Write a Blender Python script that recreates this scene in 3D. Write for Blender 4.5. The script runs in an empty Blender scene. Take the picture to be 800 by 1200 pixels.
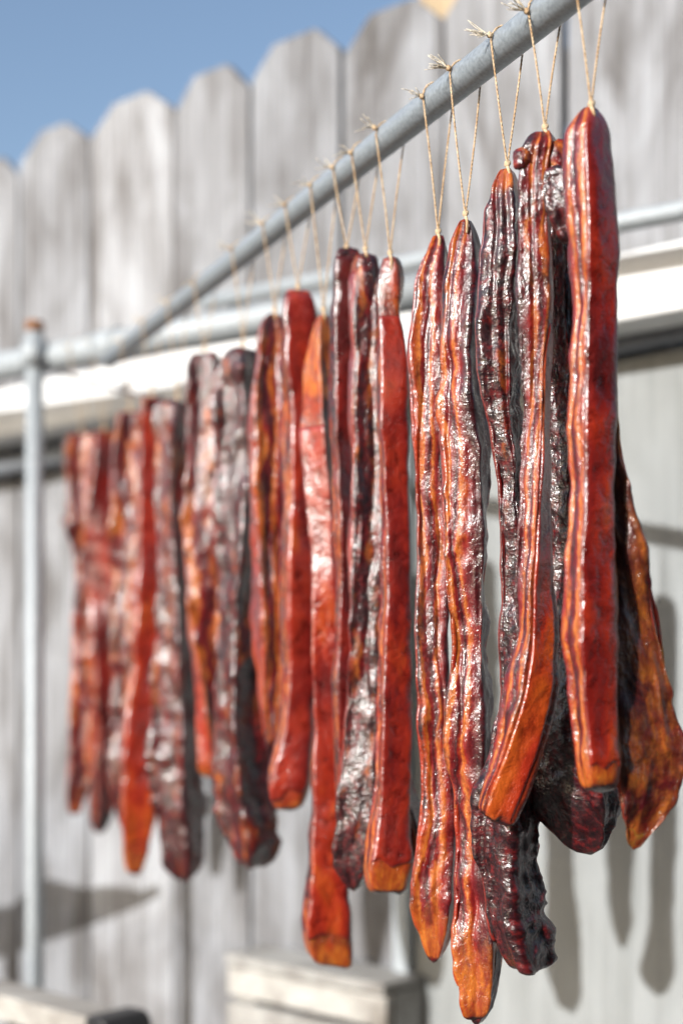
import bpy, bmesh, math, random
import numpy as np
from mathutils import Vector

# ------------------------------------------------------------------ camera, sky, sun, exposure
SC = bpy.context.scene
COL = SC.collection
FPX, CX, HZ = 1666.7, 400.0, 770.0          # focal length, centre and horizon, in photo pixels (800x1200)
CAM_H = 1.20

cam_d = bpy.data.cameras.new('camera'); cam = bpy.data.objects.new('camera', cam_d); COL.objects.link(cam)
cam.location = (0, 0, CAM_H); cam.rotation_euler = (math.radians(90), 0, 0)
cam_d.sensor_fit = 'VERTICAL'; cam_d.sensor_height = 36.0; cam_d.sensor_width = 24.0; cam_d.lens = 50.0
cam_d.shift_y = (HZ - 600.0) / 1200.0
cam_d.clip_start = 0.05; cam_d.clip_end = 2000
cam_d.dof.use_dof = True; cam_d.dof.focus_distance = 1.01; cam_d.dof.aperture_fstop = 3.0
SC.camera = cam

SUN_AZ, SUN_EL = math.radians(46), math.radians(24)     # light travels towards +Y, turned AZ to the right
world = bpy.data.worlds.new('World'); SC.world = world; world.use_nodes = True
wn = world.node_tree; wn.nodes.clear()
sky = wn.nodes.new('ShaderNodeTexSky'); sky.sky_type = 'NISHITA'; sky.sun_disc = False
sky.sun_elevation = SUN_EL; sky.sun_rotation = math.pi + SUN_AZ
sky.air_density = 1.0; sky.dust_density = 2.2; sky.ozone_density = 1.0
bg = wn.nodes.new('ShaderNodeBackground'); bg.inputs[1].default_value = 0.15
wo = wn.nodes.new('ShaderNodeOutputWorld')
wn.links.new(sky.outputs[0], bg.inputs[0]); wn.links.new(bg.outputs[0], wo.inputs[0])
sun_d = bpy.data.lights.new('sun', 'SUN'); sun = bpy.data.objects.new('sun', sun_d); COL.objects.link(sun)
sun_d.energy = 4.8; sun_d.angle = math.radians(0.5); sun_d.color = (1.0, 0.988, 0.972)
SUN_DIR = Vector((math.sin(SUN_AZ)*math.cos(SUN_EL), math.cos(SUN_AZ)*math.cos(SUN_EL), -math.sin(SUN_EL)))
sun.rotation_euler = SUN_DIR.to_track_quat('-Z', 'Y').to_euler()
SC.view_settings.view_transform = 'Standard'; SC.view_settings.look = 'None'
SC.view_settings.exposure = 0.32; SC.view_settings.gamma = 1.0
SC.cycles.max_bounces = 8

# ------------------------------------------------------------------ helpers
def P(x, y, Z):                                # a photo pixel at a distance -> a point in the place
    return np.array([(x-CX)/FPX*Z, Z, CAM_H + (HZ-y)/FPX*Z])

def tag(o, label=None, cat=None, group=None, kind=None):
    if label: o['label'] = label
    if cat: o['category'] = cat
    if group: o['group'] = group
    if kind: o['kind'] = kind
    return o

def empty(name, loc=(0, 0, 0)):
    o = bpy.data.objects.new(name, None); COL.objects.link(o); o.location = loc
    o.empty_display_size = 0.02
    return o

def mesh_obj(name, verts, faces, mat, parent=None, smooth=True, attrs=None):
    me = bpy.data.meshes.new(name)
    v = np.asarray(verts, dtype=float)
    if parent is not None:
        v = v - np.array(parent_world(parent))
    me.from_pydata(v.tolist(), [], faces); me.update()
    if smooth: me.polygons.foreach_set('use_smooth', [True]*len(me.polygons))
    if attrs:
        for k, a in attrs.items():
            at = me.attributes.new(k, 'FLOAT_VECTOR', 'POINT')
            at.data.foreach_set('vector', np.asarray(a, dtype=np.float32).ravel())
    if mat: me.materials.append(mat)
    o = bpy.data.objects.new(name, me); COL.objects.link(o)
    if parent is not None: o.parent = parent
    return o

def parent_world(p):
    l = Vector(p.location)
    while p.parent is not None:
        p = p.parent; l = l + p.location
    return l

def tube(path, rad, n=16, cap=True):
    """tube along a polyline; rad a number or a list -> verts, faces"""
    path = [Vector(p) for p in path]; m = len(path)
    rad = [rad]*m if isinstance(rad, (int, float)) else rad
    vs, fs = [], []
    t0 = (path[1]-path[0]).normalized()
    ref = Vector((0, 0, 1)) if abs(t0.z) < 0.9 else Vector((1, 0, 0))
    a = t0.cross(ref).normalized()
    for i, p in enumerate(path):
        t = (path[min(i+1, m-1)]-path[max(i-1, 0)]).normalized()
        a = (a - t*a.dot(t)).normalized(); b = t.cross(a)
        for k in range(n):
            an = 2*math.pi*k/n
            vs.append(p + (a*math.cos(an)+b*math.sin(an))*rad[i])
    for i in range(m-1):
        for k in range(n):
            fs.append((i*n+k, i*n+(k+1) % n, (i+1)*n+(k+1) % n, (i+1)*n+k))
    if cap:
        fs.append(tuple(range(n-1, -1, -1))); fs.append(tuple((m-1)*n+k for k in range(n)))
    return [tuple(v) for v in vs], fs

def box_verts(o, ax, ay, az):
    """box from corner o with three edge vectors"""
    o, ax, ay, az = map(Vector, (o, ax, ay, az))
    v = [o+ax*i+ay*j+az*k for k in (0, 1) for j in (0, 1) for i in (0, 1)]
    f = [(0, 2, 3, 1), (4, 5, 7, 6), (0, 1, 5, 4), (2, 6, 7, 3), (0, 4, 6, 2), (1, 3, 7, 5)]
    return [tuple(p) for p in v], f

def bevelled(o, w=0.003, seg=2):
    m = o.modifiers.new('bevel', 'BEVEL'); m.width = w; m.segments = seg; m.limit_method = 'ANGLE'
    return o

# vectorised value noise
_rng = np.random.RandomState(7)
_perm = _rng.permutation(4096); _vals = _rng.rand(4096)
def vnoise(x, y, z):
    xi, yi, zi = np.floor(x).astype(int), np.floor(y).astype(int), np.floor(z).astype(int)
    fx, fy, fz = x-xi, y-yi, z-zi
    u, v, w = (f*f*(3-2*f) for f in (fx, fy, fz))
    def h(a, b, c): return _vals[_perm[(_perm[(_perm[a & 4095]+b) & 4095]+c) & 4095]]
    def lx(b, c): return h(xi, b, c)*(1-u)+h(xi+1, b, c)*u
    def ly(c): return lx(yi, c)*(1-v)+lx(yi+1, c)*v
    return (ly(zi)*(1-w)+ly(zi+1)*w)*2-1

# ------------------------------------------------------------------ material helpers
def new_mat(name):
    m = bpy.data.materials.new(name); m.use_nodes = True
    nt = m.node_tree; nt.nodes.clear()
    out = nt.nodes.new('ShaderNodeOutputMaterial'); b = nt.nodes.new('ShaderNodeBsdfPrincipled')
    nt.links.new(b.outputs[0], out.inputs[0])
    return m, nt, b
def N(nt, kind, **kw):
    n = nt.nodes.new(kind)
    for k, v in kw.items(): setattr(n, k, v)
    return n
def L(nt, a, b): nt.links.new(a, b)
def math_n(nt, op, a, b=None, c=None, clamp=False):
    n = N(nt, 'ShaderNodeMath', operation=op, use_clamp=clamp)
    for i, v in enumerate((a, b, c)):
        if v is None: continue
        if isinstance(v, (int, float)): n.inputs[i].default_value = v
        else: L(nt, v, n.inputs[i])
    return n.outputs[0]
def ramp(nt, fac, stops, interp='LINEAR'):
    r = N(nt, 'ShaderNodeValToRGB'); r.color_ramp.interpolation = interp
    el = r.color_ramp.elements
    while len(el) > 1: el.remove(el[-1])
    el[0].position = stops[0][0]; el[0].color = (*stops[0][1], 1)
    for p, c in stops[1:]:
        e = el.new(p); e.color = (*c, 1)
    L(nt, fac, r.inputs[0]); return r.outputs[0]
def noise_t(nt, vec, scale, detail=3, rough=0.55, dist=0.0):
    n = N(nt, 'ShaderNodeTexNoise'); n.inputs['Scale'].default_value = scale
    n.inputs['Detail'].default_value = detail; n.inputs['Roughness'].default_value = rough
    n.inputs['Distortion'].default_value = dist
    if vec is not None: L(nt, vec, n.inputs['Vector'])
    return n.outputs['Fac']
def vscale(nt, vec, s, off=None):
    m = N(nt, 'ShaderNodeMapping'); m.inputs['Scale'].default_value = s
    L(nt, vec, m.inputs['Vector'])
    if off is not None: L(nt, off, m.inputs['Location'])
    return m.outputs[0]
def mixc(nt, fac, a, b, mode='MIX'):
    n = N(nt, 'ShaderNodeMix', data_type='RGBA', blend_type=mode)
    for sock, v in ((n.inputs[0], fac), (n.inputs[6], a), (n.inputs[7], b)):
        if isinstance(v, (int, float)): sock.default_value = v
        elif isinstance(v, tuple): sock.default_value = (*v, 1)
        else: L(nt, v, sock)
    return n.outputs[2]
def bump(nt, h, strength, dist, prev=None):
    b = N(nt, 'ShaderNodeBump'); b.inputs['Strength'].default_value = strength; b.inputs['Distance'].default_value = dist
    L(nt, h, b.inputs['Height'])
    if prev is not None: L(nt, prev, b.inputs['Normal'])
    return b.outputs[0]

def wood_mat(name, c1, c2, c3, rough=0.8, grain=1.0, var=0.5, axis='Z', stain=(0.40, 0.365, 0.34)):
    m, nt, b = new_mat(name)
    tc = N(nt, 'ShaderNodeTexCoord'); oi = N(nt, 'ShaderNodeObjectInfo')
    off = N(nt, 'ShaderNodeCombineXYZ')
    r = math_n(nt, 'MULTIPLY', oi.outputs['Random'], 40.0)
    for i in range(3): L(nt, r, off.inputs[i])
    sc = {'Z': (130, 130, 3.0), 'X': (3.0, 130, 130)}[axis]
    v = vscale(nt, tc.outputs['Object'], sc, off.outputs[0])
    g = noise_t(nt, v, grain, 6, 0.6, 0.4)
    v2 = vscale(nt, tc.outputs['Object'], (11, 11, 4.2) if axis == 'Z' else (4.2, 11, 11), off.outputs[0])
    blot = noise_t(nt, v2, 1.0, 4, 0.6, 0.5)
    col = ramp(nt, g, [(0.30, c3), (0.48, c2), (0.68, c1)])
    bl = ramp(nt, blot, [(0.30, stain), (0.62, (1.06, 1.06, 1.07))])
    col = mixc(nt, 1.0, col, bl, 'MULTIPLY')
    tint = ramp(nt, oi.outputs['Random'], [(0, (1-var, 1-var, 1-var)), (1, (1.08, 1.06, 1.03))])
    col = mixc(nt, 1.0, col, tint, 'MULTIPLY')
    L(nt, col, b.inputs['Base Color']); b.inputs['Roughness'].default_value = rough
    L(nt, bump(nt, g, 0.6, 0.004), b.inputs['Normal'])
    return m

M = {}
M['fence'] = wood_mat('weathered_grey_wood', (0.375, 0.40, 0.435), (0.285, 0.297, 0.318), (0.145, 0.142, 0.142), var=0.28)
M['panel'] = wood_mat('grey_green_plywood', (0.275, 0.292, 0.298), (0.25, 0.266, 0.27), (0.212, 0.226, 0.228), var=0.0, stain=(0.80, 0.80, 0.79))
M['raw'] = wood_mat('pale_new_wood', (0.48, 0.40, 0.27), (0.42, 0.33, 0.21), (0.32, 0.24, 0.15), var=0.1)
M['crate'] = wood_mat('whitewashed_wood', (0.50, 0.50, 0.48), (0.44, 0.435, 0.41), (0.36, 0.35, 0.33), var=0.12, axis='X')

def paint(name, col, rough, metal=0.0, nscale=60, amt=0.25, rust=None):
    m, nt, b = new_mat(name); tc = N(nt, 'ShaderNodeTexCoord')
    n = noise_t(nt, tc.outputs['Object'], nscale, 5, 0.6)
    c = ramp(nt, n, [(0.3, tuple(x*(1-amt) for x in col)), (0.7, tuple(min(1, x*(1+amt*0.4)) for x in col))])
    if rust:
        n2 = noise_t(nt, tc.outputs['Object'], 14, 6, 0.7)
        k = ramp(nt, n2, [(0.60, (0, 0, 0)), (0.72, (1, 1, 1))])
        c = mixc(nt, k, c, rust)
    L(nt, c, b.inputs['Base Color']); b.inputs['Metallic'].default_value = metal
    rr = math_n(nt, 'MULTIPLY_ADD', n, 0.25, rough-0.12); L(nt, rr, b.inputs['Roughness'])
    L(nt, bump(nt, n, 0.25, 0.001), b.inputs['Normal'])
    return m
M['white'] = paint('white_paint', (0.76, 0.765, 0.75), 0.55, nscale=18, amt=0.12)
M['galv'] = paint('galvanised_steel', (0.36, 0.40, 0.435), 0.5, metal=0.45, nscale=320, amt=0.3)
M['galv_pale'] = paint('pale_galvanised_steel', (0.36, 0.395, 0.42), 0.6, metal=0.2, nscale=120, amt=0.18)
M['conduit'] = paint('grey_conduit', (0.24, 0.26, 0.29), 0.5, metal=0.2, nscale=60, amt=0.15)
M['rust'] = paint('rusty_cut_steel', (0.30, 0.13, 0.05), 0.8, nscale=90, amt=0.5)
M['black'] = paint('black_plastic', (0.018, 0.018, 0.02), 0.45, nscale=80, amt=0.3)
M['dirt'] = paint('dry_concrete', (0.13, 0.12, 0.105), 0.9, nscale=6, amt=0.3)
M['wire'] = paint('dark_wire', (0.16, 0.14, 0.14), 0.5, metal=0.5, nscale=80)

def twine_mat(name, c1, c2):
    m, nt, b = new_mat(name); tc = N(nt, 'ShaderNodeTexCoord')
    n = noise_t(nt, tc.outputs['Object'], 130, 3)
    c = ramp(nt, n, [(0.38, c2), (0.62, c1)])
    L(nt, c, b.inputs['Base Color']); b.inputs['Roughness'].default_value = 0.75
    w = N(nt, 'ShaderNodeTexWave'); w.inputs['Scale'].default_value = 160; w.inputs['Distortion'].default_value = 1.5
    w.bands_direction = 'DIAGONAL'
    L(nt, tc.outputs['Object'], w.inputs['Vector'])
    L(nt, bump(nt, w.outputs['Fac'], 0.6, 0.0006), b.inputs['Normal'])
    return m
M['twine'] = twine_mat('tan_twine', (0.70, 0.53, 0.34), (0.46, 0.29, 0.15))
M['fray'] = twine_mat('white_cotton_fray', (0.80, 0.74, 0.62), (0.62, 0.52, 0.38))

def meat_mat():
    m, nt, b = new_mat('cured_pork_flesh')
    a = N(nt, 'ShaderNodeAttribute', attribute_name='lc')       # metres: across layers, along, across cut, + seed
    s = N(nt, 'ShaderNodeAttribute', attribute_name='st')       # layer position 0..1, darkness, tip
    sx = N(nt, 'ShaderNodeSeparateXYZ'); L(nt, s.outputs['Vector'], sx.inputs[0])
    T, dark, tip = sx.outputs[0], sx.outputs[1], sx.outputs[2]
    lc = a.outputs['Vector']
    wob = noise_t(nt, vscale(nt, lc, (26, 13, 26)), 1.0, 2, 0.5, 0.3)
    wob2 = noise_t(nt, vscale(nt, lc, (150, 55, 150)), 1.0, 4, 0.65, 0.5)
    t = math_n(nt, 'ADD', T, math_n(nt, 'MULTIPLY_ADD', wob, 0.75, -0.375))
    t = math_n(nt, 'ADD', t, math_n(nt, 'MULTIPLY_ADD', wob2, 0.30, -0.15), clamp=True)
    fat1, fat2 = (0.50, 0.145, 0.022), (0.32, 0.042, 0.007)
    red, drk, pur = (0.23, 0.011, 0.009), (0.115, 0.005, 0.008), (0.040, 0.003, 0.005)
    col = ramp(nt, t, [(0.0, (0.34, 0.035, 0.008)), (0.08, fat2), (0.24, fat1), (0.29, red), (0.38, drk), (0.44, pur), (0.50, red),
                       (0.56, fat1), (0.64, fat2), (0.68, red), (0.80, drk), (1.0, pur)])
    mot = noise_t(nt, vscale(nt, lc, (200, 160, 200)), 1.0, 4, 0.65)
    col = mixc(nt, 1.0, col, ramp(nt, mot, [(0.34, (0.55, 0.42, 0.45)), (0.55, (1, 1, 1)), (0.75, (1.12, 1.2, 1.2))]), 'MULTIPLY')
    # darkness: how far smoke and drying have blackened the lean
    dk = noise_t(nt, vscale(nt, lc, (60, 32, 60)), 1.0, 5, 0.68, 0.6)
    kd = math_n(nt, 'ADD', dark, math_n(nt, 'MULTIPLY_ADD', dk, 1.9, -0.95))
    kd = math_n(nt, 'MULTIPLY_ADD', kd, 2.2, -0.55, clamp=True)
    dcol = ramp(nt, mot, [(0.38, (0.010, 0.0015, 0.003)), (0.52, (0.036, 0.003, 0.005)), (0.66, (0.125, 0.006, 0.007))])
    col = mixc(nt, kd, col, dcol)
    # amber fat at the cut ends
    am = ramp(nt, wob2, [(0.35, (0.30, 0.042, 0.006)), (0.65, (0.52, 0.15, 0.016))])
    kt = math_n(nt, 'MULTIPLY_ADD', dk, 1.4, -0.70); kt = math_n(nt, 'ADD', tip, kt)
    kt = math_n(nt, 'MULTIPLY_ADD', kt, 2.0, -0.55, clamp=True)
    kt = math_n(nt, 'MULTIPLY', kt, math_n(nt, 'MULTIPLY', math_n(nt, 'GREATER_THAN', tip, 0.02), math_n(nt, 'MULTIPLY_ADD', wob2, 1.6, -0.05, True)))
    col = mixc(nt, kt, col, am)
    L(nt, col, b.inputs['Base Color'])
    fine = noise_t(nt, vscale(nt, lc, (620, 420, 620)), 1.0, 3, 0.6)
    cr = noise_t(nt, vscale(nt, lc, (230, 150, 230)), 1.0, 4, 0.62, 0.9)
    rid = noise_t(nt, vscale(nt, lc, (260, 20, 260)), 1.0, 3, 0.55)
    vor = N(nt, 'ShaderNodeTexVoronoi'); vor.feature = 'DISTANCE_TO_EDGE'; vor.inputs['Scale'].default_value = 1.0
    wv = N(nt, 'ShaderNodeVectorMath', operation='ADD'); L(nt, vscale(nt, lc, (120, 210, 120)), wv.inputs[0])
    nc = N(nt, 'ShaderNodeTexNoise'); nc.inputs['Scale'].default_value = 90; L(nt, lc, nc.inputs['Vector']); L(nt, nc.outputs['Color'], wv.inputs[1])
    L(nt, wv.outputs[0], vor.inputs['Vector'])
    wr = math_n(nt, 'POWER', vor.outputs['Distance'], 0.6)
    n1 = bump(nt, rid, 0.4, 0.0012)
    n1 = bump(nt, cr, 0.5, 0.0011, n1)
    n1 = bump(nt, math_n(nt, 'MULTIPLY', wr, math_n(nt, 'MULTIPLY_ADD', dark, 1.0, 0.1, True)), 0.5, 0.0011, n1)
    n1 = bump(nt, fine, 0.5, 0.0006, n1)
    L(nt, n1, b.inputs['Normal'])
    ro = math_n(nt, 'MULTIPLY_ADD', mot, 0.35, 0.26); L(nt, ro, b.inputs['Roughness'])
    b.inputs['IOR'].default_value = 1.40
    g0 = noise_t(nt, vscale(nt, lc, (330, 230, 330)), 1.0, 2, 0.55, 0.5)
    g1 = bump(nt, cr, 0.6, 0.0011)
    g1 = bump(nt, g0, 0.9, 0.0012, g1)
    g1 = bump(nt, math_n(nt, 'MULTIPLY', wr, math_n(nt, 'MULTIPLY_ADD', dark, 1.0, 0.1, True)), 0.5, 0.0006, g1)
    L(nt, g1, b.inputs['Coat Normal'])
    cw = ramp(nt, dk, [(0.38, (0.12, 0.12, 0.12)), (0.55, (1, 1, 1))]); L(nt, cw, b.inputs['Coat Weight'])
    b.inputs['Coat IOR'].default_value = 1.66
    L(nt, math_n(nt, 'MULTIPLY_ADD', mot, 0.22, 0.07), b.inputs['Coat Roughness'])
    b.inputs['Subsurface Weight'].default_value = 0.35
    b.inputs['Subsurface Radius'].default_value = (1.0, 0.25, 0.08); b.inputs['Subsurface Scale'].default_value = 0.008
    return m
M['flesh'] = meat_mat()

def rind_mat():
    m, nt, b = new_mat('cured_pork_rind')
    a = N(nt, 'ShaderNodeAttribute', attribute_name='lc'); s = N(nt, 'ShaderNodeAttribute', attribute_name='st')
    sx = N(nt, 'ShaderNodeSeparateXYZ'); L(nt, s.outputs['Vector'], sx.inputs[0])
    edge, dark, hue = sx.outputs[0], sx.outputs[1], sx.outputs[2]
    lc = a.outputs['Vector']
    n1 = noise_t(nt, vscale(nt, lc, (34, 15, 34)), 1.0, 2, 0.5, 0.4)
    n2 = noise_t(nt, vscale(nt, lc, (120, 95, 120)), 1.0, 4, 0.6, 0.3)
    f = math_n(nt, 'ADD', n1, math_n(nt, 'MULTIPLY_ADD', hue, 0.5, -0.25))
    col = ramp(nt, f, [(0.24, (0.070, 0.004, 0.004)), (0.42, (0.175, 0.008, 0.005)), (0.60, (0.30, 0.020, 0.006)), (0.80, (0.43, 0.075, 0.008))])
    kd = math_n(nt, 'MULTIPLY', math_n(nt, 'MULTIPLY_ADD', edge, 1.0, 0.0), 0.55)
    kd = math_n(nt, 'ADD', kd, math_n(nt, 'MULTIPLY_ADD', n1, dark, -0.1), clamp=True)
    col = mixc(nt, kd, col, (0.10, 0.006, 0.008))
    sp = ramp(nt, n2, [(0.32, (0.50, 0.40, 0.42)), (0.50, (1, 1, 1)), (0.70, (1.15, 1.3, 1.2))])
    col = mixc(nt, 1.0, col, sp, 'MULTIPLY')
    L(nt, col, b.inputs['Base Color'])
    fine = noise_t(nt, vscale(nt, lc, (700, 600, 700)), 1.0, 2, 0.5)
    nn = bump(nt, n2, 0.6, 0.0030); nn = bump(nt, fine, 0.5, 0.0006, nn)
    L(nt, nn, b.inputs['Normal'])
    b.inputs['Coat Weight'].default_value = 0.9; b.inputs['Coat IOR'].default_value = 1.55; b.inputs['Coat Roughness'].default_value = 0.2
    L(nt, bump(nt, fine, 0.5, 0.0005, bump(nt, n2, 0.6, 0.0022, bump(nt, n1, 0.4, 0.004))), b.inputs['Coat Normal'])
    ro = math_n(nt, 'MULTIPLY_ADD', n2, 0.25, 0.18); L(nt, ro, b.inputs['Roughness'])
    b.inputs['IOR'].default_value = 1.5
    return m
M['rind'] = rind_mat()

# ------------------------------------------------------------------ the setting: ground and fence
g = mesh_obj('ground', [(-60, -40, 0), (60, -40, 0), (60, 80, 0), (-60, 80, 0)], [(0, 1, 2, 3)], M['dirt'], smooth=False)
tag(g, 'dry grey concrete yard in front of the wooden fence', 'ground', kind='structure')

FA = math.radians(49.0)
E = np.array([-math.sin(FA), math.cos(FA)])           # along the fence, away to the left
NV = np.array([-math.cos(FA), -math.sin(FA)])         # out of the fence, towards the yard
F0 = np.array([(360-CX)/FPX*2.24, 2.24])
FD = -float(NV @ F0)                                   # distance of the lens from the fence face
def fence_Z(x, nd=0.0):
    u = (x-CX)/FPX
    return (FD-nd)/(-(NV[0]*u+NV[1]))
def BP(x, y, nd=0.0):                                  # pixel -> point on the plane nd in front of the fence
    return P(x, y, fence_Z(x, nd))
def fence_s(x, nd=0.0):
    p = BP(x, 0, nd)[:2]-F0; return float(E @ p)
def FP(s, nd, z):                                      # fence coordinates -> world
    q = F0+E*s+NV*nd; return (q[0], q[1], z)

fence = empty('board_fence', FP(0, 0, 0))
tag(fence, 'tall weathered grey fence of dog-eared vertical boards behind the rack', 'fence')
edges = [22, 104, 203, 294, 399, 519]
tops = [148, 113, 82, 42, 6]
brd = []
for i in range(5):
    s0, s1 = fence_s(edges[i]), fence_s(edges[i+1])
    zt = BP((edges[i]+edges[i+1])/2, tops[i])[2]
    brd.append((s0, s1, zt))
wavg = float(np.mean([abs(a-b) for a, b, _ in brd])); zavg = float(np.mean([z for _, _, z in brd]))
rnd = random.Random(4)
s = brd[0][0]
for i in range(9): brd.insert(0, (s+wavg*(i+1), s+wavg*i, zavg+rnd.uniform(-.02, .02)))
s = brd[-1][1]
for i in range(8): brd.append((s-wavg*i, s-wavg*(i+1), zavg+rnd.uniform(-.012, .02)))
for i, (sa, sb, zt) in enumerate(brd):
    g_ = 0.0022+rnd.uniform(0, .0025); a, b_ = sa-g_, sb+g_
    w = a-b_; ear = w*rnd.uniform(.26, .33); eh = rnd.uniform(.042, .060); th = 0.019
    prof = [(a, .012), (b_, .012), (b_, zt-eh), (b_+ear, zt), (a-ear, zt), (a, zt-eh)]
    d0 = rnd.uniform(-.003, .003); n = len(prof)
    vs = [FP(q[0], d0, q[1]) for q in prof]+[FP(q[0], d0-th, q[1]) for q in prof]
    fs = [tuple(range(n)), tuple(range(2*n-1, n-1, -1))]+[(k, n+k, n+(k+1) % n, (k+1) % n) for k in range(n)]
    bevelled(mesh_obj('board', vs, fs, M['fence'], fence, smooth=False), 0.0025)
sL, sR = brd[0][0], brd[-1][1]
for zc in (0.35, 1.15, 1.95):
    v, f = box_verts(FP(sL, -.066, zc), np.array(FP(sR, -.066, zc))-np.array(FP(sL, -.066, zc)), (*(NV*.038), 0), (0, 0, .089))
    mesh_obj('rail', v, f, M['fence'], fence, smooth=False)
# rough post of new wood behind the boards, its top seen in the notch
for xp in (497, ):
    sp = fence_s(xp)
    zt = BP(xp, -60)[2]
    v, f = box_verts(FP(sp+.07, -.175, 0), (*(-E*.11), 0), (*(NV*.10), 0), (0, 0, zt))
    bevelled(mesh_obj('fence_post', v, f, M['raw'], fence, smooth=False))

def beam_between(name, xa, ya, xb, yb, h_px_a, nd0, nd1, mat, **kw):
    """horizontal timber whose front top edge runs through two pixels on plane nd1"""
    pa, pb = BP(xa, ya, nd1), BP(xb, yb, nd1)
    return pa, pb
def line_ext(pa, pb, ka, kb):
    d = pb-pa; return pa-d*ka, pb+d*kb

# white timber in front of the fence, on brackets
pa, pb = BP(0, 457, .13), BP(800, 280, .13)
qa = BP(0, 511, .13)
hgt = float(pa[2]-qa[2])
pa, pb = line_ext(pa, pb, .35, .35)
bm_ = empty('white_beam', (pa[0], pa[1], 0))
tag(bm_, 'white painted square timber running level along the grey fence', 'beam')
v, f = box_verts(pa-np.array([0, 0, hgt]), pb-pa, (*(-NV*.10), 0), (0, 0, hgt))
bevelled(mesh_obj('timber', v, f, M['white'], bm_, smooth=False), .004)
for k in (.12, .5, .88):
    c = pa+(pb-pa)*k; c = c-np.array([*(NV*.10), 0])
    v, f = box_verts(c-np.array([0, 0, hgt*.85]), (*(-E*.05), 0), (*(-NV*.036), 0), (0, 0, hgt*.7))
    mesh_obj('bracket', v, f, M['white'], bm_, smooth=False)

# grey conduit under the beam
pa, pb = BP(0, 548, .045), BP(800, 386, .045); pa, pb = line_ext(pa, pb, .3, .3)
cd = empty('conduit_pipe', (pa[0], pa[1], 0)); tag(cd, 'dull grey conduit tucked in the shade under the white beam', 'pipe')
v, f = tube([pa, pb], .0145, 16); mesh_obj('tube', v, f, M['conduit'], cd)
for k in (.1, .4, .75):
    c = pa+(pb-pa)*k
    v, f = box_verts(c-np.array([*(NV*.0), .012]), (*(E*.03), 0), (*(-NV*.048), 0), (0, 0, .024)); mesh_obj('clip', v, f, M['conduit'], cd, smooth=False)

# plywood sheet on the right below the beam, with a pale edge batten
sa, sb = fence_s(478, .03), fence_s(1010, .03)
za, zb = BP(478, 470, .03)[2], BP(800, 408, .03)[2]; zb = za+(zb-za)*(sb-sa)/(fence_s(800, .03)-sa)
ph = empty('plywood_panel', FP(sa, .02, 0)); tag(ph, 'flat grey-green plywood sheet leaning against the fence under the beam', 'panel')
pr = [(sa, .0), (sb, .0), (sb, zb), (sa, za)]
vs = [FP(a, .03, z) for a, z in pr]+[FP(a, .012, z) for a, z in pr]
mesh_obj('sheet', vs, [(0, 1, 2, 3), (7, 6, 5, 4)]+[(k, 4+k, 4+(k+1) % 4, (k+1) % 4) for k in range(4)], M['panel'], ph, smooth=False)
s1, s2 = fence_s(459, .05), fence_s(478, .05)
v, f = box_verts(FP(s1, .006, 0), np.array(FP(s2+.002, .006, 0))-np.array(FP(s1, .006, 0)), (*(NV*.044), 0), (0, 0, za-.01))
bevelled(mesh_obj('edge_batten', v, f, M['galv_pale'], ph, smooth=False), .003)

# ------------------------------------------------------------------ rack pipes
PIPE_A, PIPE_B = (692., -26.), (132., 419.)
Z1 = 0.90
def pipe_Z(y): return Z1*(HZ-PIPE_A[1])/(HZ-y)
def pipe_at(x):
    """centre of the hanging pipe where its picture crosses column x"""
    k = (x-PIPE_A[0])/(PIPE_B[0]-PIPE_A[0]); y = PIPE_A[1]+k*(PIPE_B[1]-PIPE_A[1])
    return P(x, y, pipe_Z(y))
PR = 0.0118
pn, pf = pipe_at(692), pipe_at(132)
pd = (pf-pn)/np.linalg.norm(pf-pn)
near = pn-pd*1.25
hp = empty('hanging_pipe', (pf[0], pf[1], 0)); tag(hp, 'galvanised steel pipe carrying the row of twine and cured pork', 'pipe')
v, f = tube([near, pn, (pn+pf)/2, pf+pd*.02], PR, 32); mesh_obj('tube', v, f, M['galv'], hp)
# crossbar it rests on, parallel to the fence
ZC = 2.14
ndc = FD-ZC*(-(NV[0]*(128-CX)/FPX+NV[1]))
ca, cb = BP(0, 430, ndc), BP(470, 346, ndc); CR = 0.0225
c0, c1 = line_ext(ca, cb, .9, .16)
def cross_at(x):
    lo, hi = c0, c1
    for _ in range(40):
        mid = (lo+hi)/2
        if mid[0]/mid[1]*FPX+CX < x: lo = mid
        else: hi = mid
    return (lo+hi)/2
cbar = empty('rack_crossbar', (c0[0], c0[1], 0)); tag(cbar, 'thick pale galvanised crossbar that the hanging pipe runs into', 'pipe')
v, f = tube([c0, (c0+c1)/2, c1], CR, 28); mesh_obj('tube', v, f, M['galv_pale'], cbar)
v, f = tube([cross_at(132)-np.array([*E, 0])*.022, cross_at(132)+np.array([*E, 0])*.022], CR+.004, 28); mesh_obj('clamp', v, f, M['galv_pale'], cbar)
# thinner upper pipe closer to the fence
ua, ub = BP(312, 341, .20), BP(735, 259, .20); u0, u1 = line_ext(ua, ub, .22, .7)
up = empty('upper_pipe', (u0[0], u0[1], 0)); tag(up, 'slim pale steel pipe running along the fence just above the white beam', 'pipe')
v, f = tube([u0, (u0+u1)/2, u1], .0115, 24); mesh_obj('tube', v, f, M['galv_pale'], up)
for k in (.03, .94):
    c = u0+(u1-u0)*k
    v, f = tube([c, c-np.array([*(NV*.2), 0])], .008, 14); mesh_obj('wall_arm', v, f, M['galv_pale'], up)
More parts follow.
